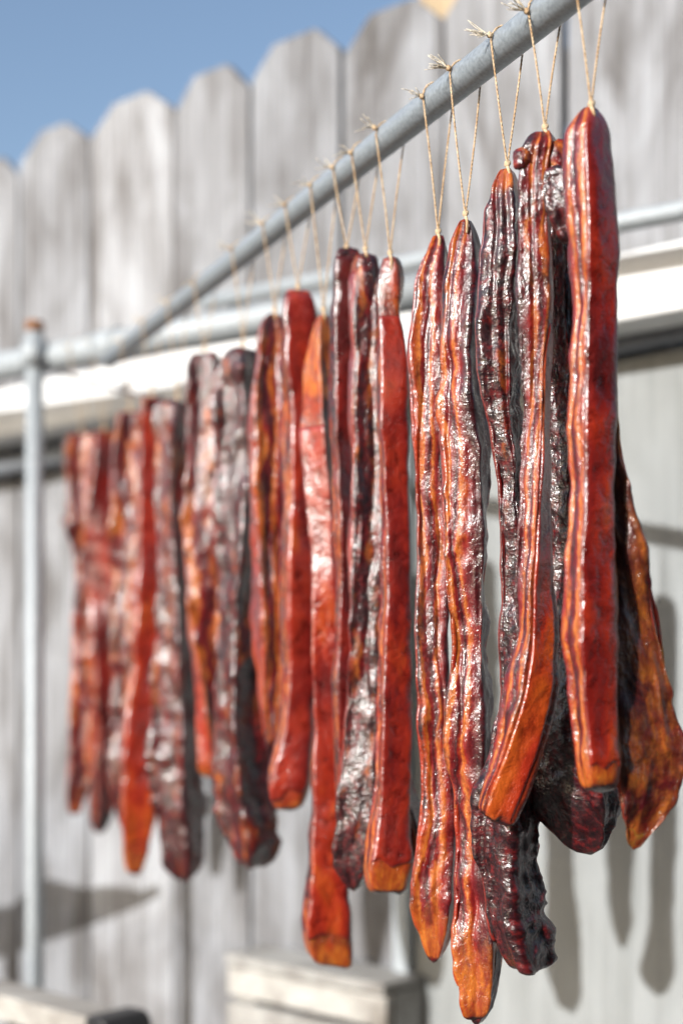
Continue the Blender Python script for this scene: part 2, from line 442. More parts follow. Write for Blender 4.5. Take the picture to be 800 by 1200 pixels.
# upright post
cp = cross_at(41)
pz = float(cp[1])-.048
pt = P(41, 386, pz)
post = empty('rack_post', (pt[0], pt[1], 0)); tag(post, 'upright galvanised post with a rusty open top beside the far end of the crossbar', 'post')
v, f = tube([(pt[0], pt[1], 0), (pt[0], pt[1], .8), tuple(pt)], .0135, 28); mesh_obj('tube', v, f, M['galv_pale'], post)
v, f = tube([(pt[0], pt[1], pt[2]-.004), (pt[0], pt[1], pt[2]+.012)], .0142, 28); mesh_obj('rusty_rim', v, f, M['rust'], post)
v, f = tube([(pt[0], pt[1], cp[2]-.02), (pt[0], pt[1], cp[2]+.02)], .0195, 28); mesh_obj('clamp_collar', v, f, M['galv_pale'], post)
# thin tie wire from post towards the pork
w0, w1 = P(70, 436, pz+.02), P(176, 467, pipe_Z(386))
tw = tag(mesh_obj('tie_wire', *tube([w0, (w0+w1)/2+np.array([0, 0, -.003]), w1], .0026, 10), M['wire']), 'thin dark steel rod slanting from the rack post towards the hanging pork', 'rod')

# ------------------------------------------------------------------ low things at the foot of the fence
def crate_thing():
    x0, x1, nd0, nd1 = 266, 452, .035, .12
    s0, s1 = fence_s(x0, nd1), fence_s(x1, nd1)
    zt = BP(300, 1134, nd1)[2]
    c = empty('wooden_crate', FP((s0+s1)/2, (nd0+nd1)/2, 0))
    tag(c, 'pale whitewashed wooden crate standing against the fence beside the plywood sheet', 'crate')
    nb = 5; z = zt
    for k in range(nb):
        hh = .085 if k else .05
        v, f = box_verts(FP(s0, nd1-.018, z-hh), np.array(FP(s1, 0, 0))-np.array(FP(s0, 0, 0)), (*(NV*.018), 0), (0, 0, hh-.006))
        bevelled(mesh_obj('slat', v, f, M['crate'], c, smooth=False), .003); z -= hh+.004
    for ss in (s0, s1+.04*(1 if s0 > s1 else -1)):
        v, f = box_verts(FP(ss, nd0, 0), (*(-E*.04), 0), (*(NV*(nd1-nd0-.0195)), 0), (0, 0, zt-.004))
        mesh_obj('end_panel', v, f, M['crate'], c, smooth=False)
    v, f = box_verts(FP(s0, nd0, zt-.0025), np.array(FP(s1, 0, 0))-np.array(FP(s0, 0, 0)), (*(NV*(nd1-nd0+.006)), 0), (0, 0, .016))
    bevelled(mesh_obj('lid', v, f, M['crate'], c, smooth=False), .003)
crate_thing()
def bench_thing():
    nd0, nd1 = .47, .53
    s1 = fence_s(104, nd1); s0 = s1+.9
    zt = BP(60, 1182, nd1)[2]
    c = empty('plank_bench', FP((s0+s1)/2, .50, 0)); tag(c, 'low bench with a white plank top and a black end piece beside the post', 'bench')
    v, f = box_verts(FP(s0, nd0, zt-.034), np.array(FP(s1, 0, 0))-np.array(FP(s0, 0, 0)), (*(NV*(nd1-nd0)), 0), (0, 0, .034))
    bevelled(mesh_obj('plank', v, f, M['crate'], c, smooth=False), .004)
    e = FP(s1, nd0-.004, zt)
    prof = [(0, .004), (.032, .004), (.042, -.004), (.046, -.02), (.046, -.12), (0, -.12)]
    vs = [FP(s1-a, nd0-.006, zt+b) for a, b in prof]+[FP(s1-a, nd1+.006, zt+b) for a, b in prof]; n = len(prof)
    bevelled(mesh_obj('end_piece', vs, [tuple(range(n)), tuple(range(2*n-1, n-1, -1))]+[(k, n+k, n+(k+1) % n, (k+1) % n) for k in range(n)], M['black'], c, smooth=False), .003)
    for ss in (s0-.08, s1+.03):
        for nn in (nd0+.012, ):
            v, f = box_verts(FP(ss, nn, 0), (*(-E*.035), 0), (*(NV*.035), 0), (0, 0, zt-.035)); mesh_obj('leg', v, f, M['black'], c, smooth=False)
bench_thing()

# unseen plank on stakes, added and shaped to cast a shadow low on the fence
def shadow_caster_thing():
    kb = .50
    def back(x, y, off):
        p = BP(x, y, 0.0); d = np.array(SUN_DIR); return p-d*(kb/math.hypot(d[0], d[1]))+np.array([0, 0, off])
    n = 26; top, bot = [], []
    for i in range(n+1):
        k = i/n; x = 186-560*k
        yt = 1030+10*math.sin(k*23)+7*math.sin(k*41+1)+(k*60); yb = 1040+55*min(1, k*2.6)**.8+k*75
        top.append(back(x, yt, 0)); bot.append(back(x, yb, 0))
    th = np.array([*(NV*.03), 0]); vs = []
    for a, b in zip(top, bot): vs += [tuple(a), tuple(b), tuple(b+th), tuple(a+th)]
    fs = [(0, 1, 2, 3), tuple(4*n+k for k in (3, 2, 1, 0))]
    for i in range(n):
        for k in range(4): fs.append((4*i+k, 4*i+4+k, 4*i+4+(k+1) % 4, 4*i+(k+1) % 4))
    m0 = (top[4]+bot[4])/2
    c = empty('shadow_caster_slab', (m0[0], m0[1], 0)); tag(c, 'unseen wavy-edged slab on two stakes added left of the rack post to cast a shadow', 'slab')
    mesh_obj('slab', vs, fs, M['fence'], c, smooth=False)
    for i in (8, 22):
        b = bot[i]; v, f = box_verts((b[0], b[1], 0), (.03, 0, 0), (0, .03, 0), (0, 0, b[2]+.01)); mesh_obj('caster_stake', v, f, M['fence'], c, smooth=False)
shadow_caster_thing()
# unseen dark wall added behind the lens to block skylight and darken reflections
def sky_blocker_thing():
    c = empty('sky_blocker', (0, -2.1, 0)); tag(c, 'unseen dark brown wall added behind the lens to block skylight', 'sky_blocker')
    z = .15; k = 0
    while z < 5.6:
        v, f = box_verts((-2.2, -2.12, z), (8.5, 0, 0), (0, .03, 0), (0, 0, .145)); mesh_obj('blocker_board', v, f, M['blocker_brown'], c, smooth=False); z += .15
    v, f = box_verts((-2.2, -2.4, 0), (8.5, 0, 0), (0, .27, 0), (0, 0, 5.65)); mesh_obj('wall', v, f, M['blocker_brown'], c, smooth=False)
    v, f = box_verts((-2.4, -2.8, 5.66), (8.9, 0, 0), (0, 1.2, 0), (0, 0, .16)); mesh_obj('blocker_eave', v, f, M['blocker_brown'], c, smooth=False)
M['blocker_brown'] = paint('dark_brown_blocker', (0.085, 0.06, 0.045), 0.7, nscale=25)
sky_blocker_thing()

# ------------------------------------------------------------------ the pork strips
def smooth1(a, k):
    if k < 1: return a
    x = np.arange(-3*k, 3*k+1); w = np.exp(-.5*(x/k)**2); w /= w.sum()
    p = np.pad(a, (len(w)//2,)*2, mode='edge'); return np.convolve(p, w, 'valid')

def perim(r, ncol, expo=5.0):
    """superellipse |x|^n+|y/r|^n=1 resampled evenly; returns unit p (cut-width), q (layer) in -1..1"""
    ph = np.linspace(0, 2*np.pi, 1441)[:-1]
    c, s_ = np.cos(ph), np.sin(ph)
    x = np.sign(c)*np.abs(c)**(2/expo); y = np.sign(s_)*np.abs(s_)**(2/expo)
    d = np.hypot(np.diff(np.append(x, x[0])), r*np.diff(np.append(y, y[0])))
    cum = np.concatenate([[0], np.cumsum(d)]); tgt = np.linspace(0, cum[-1], ncol+1)[:-1]
    return np.interp(tgt, cum, np.append(x, x[0])), np.interp(tgt, cum, np.append(y, y[0]))

def make_strip(spec, root, name='flesh', seed=1):
    """spec: sec [(y,xl,xr)], Z, th (deg, number or list over sec), r thickness/width, dark, tip, rind (y0,y1) or None"""
    sec = np.array(spec['sec'], float); Z = spec['Z']
    th = spec['th']; th = np.full(len(sec), th) if np.isscalar(th) else np.interp(np.linspace(0, 1, len(sec)), np.linspace(0, 1, len(th)), th)
    dk = spec.get('dark', .2); dk = np.full(len(sec), dk) if np.isscalar(dk) else np.interp(np.linspace(0, 1, len(sec)), np.linspace(0, 1, len(dk)), dk)
    r = spec.get('r', .8); step = spec.get('step', .0024)*FPX/Z       # px per ring
    ys = np.arange(sec[0, 0], sec[-1, 0]+step, step); m = len(ys); ncol = spec.get('cols', 64)
    f = lambda c: np.interp(ys, sec[:, 0], c)
    k = max(1, int(round(7/step)))
    cx = smooth1(f((sec[:, 1]+sec[:, 2])/2), k*2); hw = smooth1(f((sec[:, 2]-sec[:, 1])/2), k)
    tha = np.radians(smooth1(f(th), k*5)+19*vnoise((ys-ys[0])/FPX*Z*6+seed*5.1, ys*0, ys*0+seed)); dka = smooth1(f(dk), k*3)
    ex = spec.get('ex', 7.5); mm = ex/(ex-1)
    kx = (np.abs(np.cos(tha))**mm+(r*np.abs(np.sin(tha)))**mm)**(1/mm)
    lm_ = (ys-ys[0])/FPX*Z; sd = seed*3.17
    cx = cx+(3.4*vnoise(lm_*9+sd, ys*0, ys*0)+.9*vnoise(lm_*45+sd, ys*0+3, ys*0))*1.0/Z*np.clip((ys-ys[0])/60, 0, 1)
    hw = hw*spec.get('wide', 1.05)*(1+.07*vnoise(lm_*20+sd, ys*0+7, ys*0)+.04*vnoise(lm_*70+sd, ys*0+9, ys*0))
    A = hw/FPX*Z/kx*.965                                                 # half cut-width
    # rounded closing at both ends
    e0 = np.arange(m); nend = max(3, int(spec.get('round', .007)*FPX/Z/step))
    cap = np.minimum(1, np.sqrt(np.clip(1-(1-np.clip((m-1-e0)/nend, 0, 1))**2, 0, 1)))*np.minimum(1, np.sqrt(np.clip(1-(1-np.clip(e0/(nend*.6), 0, 1))**2, 0, 1)))
    A = A*(0.06+.94*cap)
    p, q = perim(r, ncol, ex)
    # dried slab: faces draw in between the corners, corners stand proud and wander
    sd2 = seed*1.37; ll = lm_[:, None]; flat = spec.get('flat', 1.0)
    cq, cp_ = np.abs(q)[None, :]**2.2, np.abs(p)[None, :]**2.2
    cor = np.clip((np.abs(p)+np.abs(q)-1.45)/.45, 0, 1)[None, :]
    sgp, sgq = np.sign(p)[None, :]*3.1+0*ll, np.sign(q)[None, :]*5.3+0*ll
    cn = .16*vnoise(ll*17+sd2, sgp, sgq)+.11*vnoise(ll*48+sd2, sgp, sgq)+.06*vnoise(ll*130+sd2, sgp, sgq)
    amp_ = spec.get('amp', 1.0)
    endf = np.clip((ys-ys[0])/25, 0, 1)[:, None]
    fp = 1-.17*flat*(1-cq)+cor*cn*amp_*endf*1.1; fq = 1-.14*flat*(1-cp_)+cor*cn*amp_*endf
    pw, qw = p[None, :]*A[:, None]*fp, q[None, :]*A[:, None]*r*fq
    # position
    X0 = (cx-CX)/FPX*Z; Z0 = CAM_H+(HZ-ys)/FPX*Z
    dpth = spec.get('lean', 0.0)*np.linspace(0, 1, m)**1.5
    Lm = (ys-ys[0])/FPX*Z
    so = seed*3.17
    PP, QQ, LL = np.broadcast_to(pw, (m, ncol)), np.broadcast_to(qw, (m, ncol)), np.broadcast_to(Lm[:, None], (m, ncol))
    rr = np.hypot(pw, qw)+1e-6
    # normals of the section (approx.)
    nx = np.sign(p)*np.abs(p)**(ex-1); ny = np.sign(q)*np.abs(q)**(ex-1)/r; nl = np.hypot(nx, ny); nx, ny = nx/nl, ny/nl
    _rr = random.Random(seed*77+5)
    T = np.broadcast_to(np.clip((1-q)/2*_rr.uniform(.85, 1.12)+_rr.uniform(-.07, .07), 0, 1)*spec.get('lean_s', 1.0)+spec.get('lean_o', 0.0), (m, ncol))
    cutw = np.clip((np.abs(p)-.75)/.2, 0, 1)[None, :]                 # on the cut faces
    skin = np.clip((q-.72)/.2, 0, 1)[None, :]
    meat = np.clip((-q-.72)/.2, 0, 1)[None, :]
    amp = spec.get('amp', 1.0)
    d = .0034*vnoise(PP*24+so, LL*16, QQ*24+so)+.0016*vnoise(PP*45+so, LL*38+so, QQ*45)   # slow lumps
    tw = T+.20*vnoise(LL*9+so, PP*40, QQ*0+so)
    d = d+cutw*.0006*np.cos(tw*2*np.pi*1.7)                              # layers: fat proud, lean sunk
    for c0_, ph_, wd_, dp_ in ((.30, 1.0, .040, .0020), (.62, 5.0, .050, .0024)):
        cc = c0_+.16*vnoise(LL*11+so+ph_, np.sign(PP)*3, QQ*0+ph_)+.05*vnoise(LL*38+so, np.sign(PP)*3, QQ*0+ph_)
        vis = np.clip(.55+.9*vnoise(LL*12+so+ph_*3, np.sign(PP)*5, QQ*0), 0, 1)
        d = d-cutw*vis*dp_*np.exp(-((T-cc)/wd_)**2)
    rg = 1-np.abs(vnoise(PP*75+so, LL*16+so, QQ*75))                     # long creases
    d = d+(1-skin)*(.0016*(rg**3-.35)+.0010*vnoise(PP*110+so, LL*70+so, QQ*110)+.0004*vnoise(PP*260, LL*140+so, QQ*260+so))
    wr = 1-np.abs(vnoise(PP*60+LL*70+so, LL*105-PP*40+so, QQ*50))        # slanting wrinkles on dried lean
    d = d+(.35+.65*meat)*(1-skin)*dka[:, None]*(.0020*(wr**3-.35)+.0004*vnoise(PP*170, LL*190+so, QQ*170))
    d = d+skin*(.0010*vnoise(PP*50, LL*30+so, QQ*50+so))
    tpx = spec.get('tip_px', 0)
    if tpx: d = d*(1-.75*np.clip((ys-(ys[-1]-tpx-20))/50, 0, 1))[:, None]
    d = d*amp*np.clip(A[:, None]/.012, 0, 1)
    pw2, qw2 = pw+nx*d, qw+ny*d
    ct, st_ = np.cos(tha)[:, None], np.sin(tha)[:, None]
    # w=(cos,sin) ; skin normal=(sin,-cos)
    sway = .0030*vnoise(Lm*9+so, Lm*0, Lm*0+so)
    slant = spec.get('slant', 0.0)*np.clip((ys-ys[-1]+60)/60, 0, 1)
    X = X0[:, None]+pw2*ct+qw2*st_
    Y = Z+(dpth+sway)[:, None]+pw2*st_-qw2*ct
    V = np.stack([X, Y, np.broadcast_to(Z0[:, None], (m, ncol))+(.0018+.005*np.clip((ys-ys[-1]+45)/45, 0, 1))[:, None]*vnoise(PP*65+so, LL*6+so, QQ*65)+slant[:, None]*pw*ct], -1)
    lc = np.stack([QQ+so, LL+so*.7, PP+so*1.3], -1)
    tipv = np.clip((ys-(ys[-1]-spec.get('tip_px', 0)*1.2))/(14+spec.get('tip_px', 0)*.5), 0, 1) if spec.get('tip_px') else np.zeros(m)
    if spec.get('mott'): tipv = np.full(m, spec['mott'])
    if spec.get('tip_top'): tipv = np.maximum(tipv, np.clip((ys[0]+spec['tip_top']-ys)/20, 0, 1))
    if spec.get('tip_px'):
        rim_ = np.clip((ys-(ys[-1]-9))/6, 0, 1); tipv = tipv*(1-rim_); dka = np.maximum(dka, rim_*1.3)
    crn = np.clip(np.minimum((np.abs(p)-.80)/.2, (np.abs(q)-.72)/.25), 0, 1)[None, :]        # edges dry and char first
    dkf = dka[:, None]+spec.get('dk0', .14)+crn*np.clip(.55+.5*vnoise(PP*40+so, LL*24+so, QQ*40), 0, 1)+.25*vnoise(LL*7+so, PP*15, QQ*15)
    stv = np.stack([T, np.clip(dkf, 0, 1.4), np.broadcast_to(tipv[:, None], (m, ncol))], -1)
    idx = np.arange(m*ncol).reshape(m, ncol); nxt = np.roll(idx, -1, 1)
    faces = np.stack([idx[:-1], idx[1:], nxt[1:], nxt[:-1]], -1).reshape(-1, 4).tolist()
    faces += [tuple(idx[0].tolist()), tuple(idx[-1][::-1].tolist())]
    body = mesh_obj(name, V.reshape(-1, 3), faces, M['flesh'], root, attrs={'lc': lc.reshape(-1, 3), 'st': stv.reshape(-1, 3)})
    rn = spec.get('rind')
    if rn:
        side_on = abs(math.sin(float(np.median(tha)))) > .75
        js = np.where(q > (.95 if side_on else .74))[0]; js = js[np.argsort(-p[js])]
        rows = np.where((ys >= rn[0]) & (ys <= rn[1]))[0]
        nr, nc = len(rows), len(js)
        edge = np.clip((np.abs(p[js])-.70)/.3, 0, 1)
        off = .0010*np.clip((1.0-np.abs(np.linspace(-1, 1, nc)))/.12, 0, 1)[None, :]*np.clip(np.minimum(np.arange(nr), nr-1-np.arange(nr))/1.5, 0, 1)[:, None]+.0002
        def layer(o):
            a = pw2[np.ix_(rows, js)]+nx[js][None]*o; b = qw2[np.ix_(rows, js)]+ny[js][None]*o
            zz = V[np.ix_(rows, js)][..., 2]+np.clip(np.arange(nr)-nr+14, 0, 14)[:, None]/14*(.005*vnoise(p[js]*1.8+so, p[js]*0, p[js]*0)+.0007*vnoise(p[js]*6+so, p[js]*0, p[js]*0))[None]
            return np.stack([X0[rows][:, None]+a*ct[rows]+b*st_[rows], Z+(dpth+sway)[rows][:, None]+a*st_[rows]-b*ct[rows], zz], -1)
        Vo, Vi = layer(off), layer(off*0-.0022)
        i0 = np.arange(nr*nc).reshape(nr, nc); i1 = i0+nr*nc
        fs = np.stack([i0[:-1, :-1], i0[:-1, 1:], i0[1:, 1:], i0[1:, :-1]], -1).reshape(-1, 4).tolist()
        fs += np.stack([i1[:-1, :-1], i1[1:, :-1], i1[1:, 1:], i1[:-1, 1:]], -1).reshape(-1, 4).tolist()
        rim = list(i0[0, :])+list(i0[1:, -1])+list(i0[-1, -2::-1])+list(i0[-2:0:-1, 0])
        rim = [int(x) for x in rim]; o_ = nr*nc
        for a_, b_ in zip(rim, rim[1:]+rim[:1]): fs.append((a_, a_+o_, b_+o_, b_))
        e = np.broadcast_to(edge[None], (nr, nc)); hue = spec.get('hue', .5)
        # hue climbs towards amber at the lower end: translucent glow put into the colour
        hv = hue+.35*np.clip((rows-rows[0])/nr-.55, 0, 1)
        sr = np.stack([e, np.clip(spec.get('rdark', .15)+.30*vnoise(lc[np.ix_(rows, js)][..., 1]*9, lc[np.ix_(rows, js)][..., 2]*30, lc[np.ix_(rows, js)][..., 0]*0+so), 0, 1), np.broadcast_to(hv[:, None], (nr, nc))], -1)
        lr = lc[np.ix_(rows, js)]
        o = mesh_obj('rind', np.concatenate([Vo.reshape(-1, 3), Vi.reshape(-1, 3)]), fs, M['rind'], root,
                     attrs={'lc': np.concatenate([lr.reshape(-1, 3)]*2), 'st': np.concatenate([sr.reshape(-1, 3)]*2)})
        me = o.data; bm = bmesh.new(); bm.from_mesh(me); bmesh.ops.recalc_face_normals(bm, faces=bm.faces); bm.to_mesh(me); bm.free()
        me.polygons.foreach_set('use_smooth', [True]*len(me.polygons))
    return body

def lump(name, x, y, Z, rx, ry, rz, dark, tip, root, seed, tilt=0.0, T=.5):
    nu, nv = 40, 26
    u = np.linspace(0, 2*np.pi, nu+1)[:-1][None, :]; v = np.linspace(.02, np.pi-.02, nv)[:, None]
    k = Z/FPX
    d = np.stack([np.sin(v)*np.cos(u), np.sin(v)*np.sin(u), np.cos(v)+0*u], -1)
    so = seed*2.3
    nn = 1+.16*vnoise(d[..., 0]*1.6+so, d[..., 1]*1.6, d[..., 2]*1.6+so)+.07*vnoise(d[..., 0]*5+so, d[..., 1]*5, d[..., 2]*5)
    q = d*nn[..., None]*np.array([rx*k, ry*k, rz*k])
    c, s_ = math.cos(tilt), math.sin(tilt)
    q = np.stack([q[..., 0]*c-q[..., 2]*s_, q[..., 1], q[..., 0]*s_+q[..., 2]*c], -1)
    V = q+P(x, y, Z)
    idx = np.arange(nv*nu).reshape(nv, nu); nx = np.roll(idx, -1, 1)
    fs = np.stack([idx[:-1], idx[1:], nx[1:], nx[:-1]], -1).reshape(-1, 4).tolist()
    fs += [tuple(idx[0].tolist()), tuple(idx[-1][::-1].tolist())]
    st = np.stack([np.full((nv, nu), T)+.25*d[..., 0], np.full((nv, nu), dark), np.full((nv, nu), tip)], -1)
    return mesh_obj(name, V.reshape(-1, 3), fs, M['flesh'], root, attrs={'lc': (q+so).reshape(-1, 3), 'st': st.reshape(-1, 3)})

PV = np.cross(pd, [0, 0, 1]); PV /= np.linalg.norm(PV)
if PV[0] > 0: PV = -PV                                  # sideways of the pipe, to the yard's left (sunny) side
def twine(apex, centre, prad, side, label, seed, fray=True):
    """loop of twine over a pipe down to the knot on the meat"""
    rr = random.Random(seed)
    c = Vector(centre); a = Vector(apex); sv = Vector(side)
    root = empty('twine_loop', tuple(a)); tag(root, label, 'twine', 'twine loops tied over the pipes')
    R = prad+.0011
    up = Vector((0, 0, 1))
    path = []
    p0 = c+sv*R; p1 = c-sv*R
    sag = rr.uniform(-.0012, .0012)
    for i in range(14):
        k = i/14; path.append(a.lerp(p0, k)+sv*math.sin(k*math.pi)*sag)
    for i in range(17):
        an = math.pi*i/16; path.append(c+sv*math.cos(an)*R+up*math.sin(an)*R)
    for i in range(1, 15):
        k = i/14; path.append(p1.lerp(a, k)-sv*math.sin(k*math.pi)*sag)
    # closely laid two-strand twine: two tubes wound round the path
    rad = .00048
    for ph in (0, math.pi):
        pts = []; acc = 0
        for i, p in enumerate(path):
            pts.append(p)
        # refine and wind
        fine = []
        for i in range(len(pts)-1):
            n = max(1, int((pts[i+1]-pts[i]).length/.0013))
            for j in range(n): fine.append(pts[i].lerp(pts[i+1], j/n))
        fine.append(pts[-1])
        w = []
        for i, p in enumerate(fine):
            t = (fine[min(i+1, len(fine)-1)]-fine[max(i-1, 0)]).normalized()
            b1 = t.cross(Vector(pd)).normalized(); b2 = t.cross(b1)
            an = i*.0013/.0052*2*math.pi+ph
            w.append(p+(b1*math.cos(an)+b2*math.sin(an))*.00036)
        v, f = tube(w, rad, 6); mesh_obj('strand', v, f, M['twine'], root)
    def knot(p, r_):
        vs, fs = [], []; nu, nv = 12, 8
        for i in range(nv):
            vv = math.pi*(i+.02)/(nv-.96)
            for j in range(nu):
                u = 2*math.pi*j/nu; k = r_*(1+.18*math.sin(3*u+2*vv))
                vs.append(p+Vector((math.sin(vv)*math.cos(u), math.sin(vv)*math.sin(u), 1.1*math.cos(vv)))*k)
        for i in range(nv-1):
            for j in range(nu): fs.append((i*nu+j, (i+1)*nu+j, (i+1)*nu+(j+1) % nu, i*nu+(j+1) % nu))
        fs += [tuple(range(nu)), tuple(range((nv-1)*nu, nv*nu))[::-1]]
        mesh_obj('knot', [tuple(x) for x in vs], fs, M['twine'], root)
    knot(a+Vector((0, -.001, .001)), .0023)
    if fray:
        kp = p0+sv*.0012+up*rr.uniform(-.001, .006)
        knot(kp, .0019)
        for j in range(14 if seed in (4, 5, 6) else 6):
            base = Vector((-.8, -.3, rr.choice([.0, .0, .6]))) .normalized()
            ln = rr.uniform(.008, .019); pts = [kp]
            dv = (base+Vector([rr.uniform(-.22, .22) for _ in range(3)])).normalized()
            for q in range(5):
                pts.append(pts[-1]+dv*ln/5); dv = (dv+Vector([rr.uniform(-.2, .2) for _ in range(3)])).normalized()
            v, f = tube(pts, [.0006, .0004, .0004, .0003, .0003, .0002], 5); mesh_obj('frayed_end', v, f, M['fray'], root)
    # the bit that goes through the meat
    v, f = tube([a, a+Vector((.001, -.004, -.006)), a+Vector((.001, -.003, -.014))], .0012, 8); mesh_obj('pierced_end', v, f, M['twine'], root)
    return root

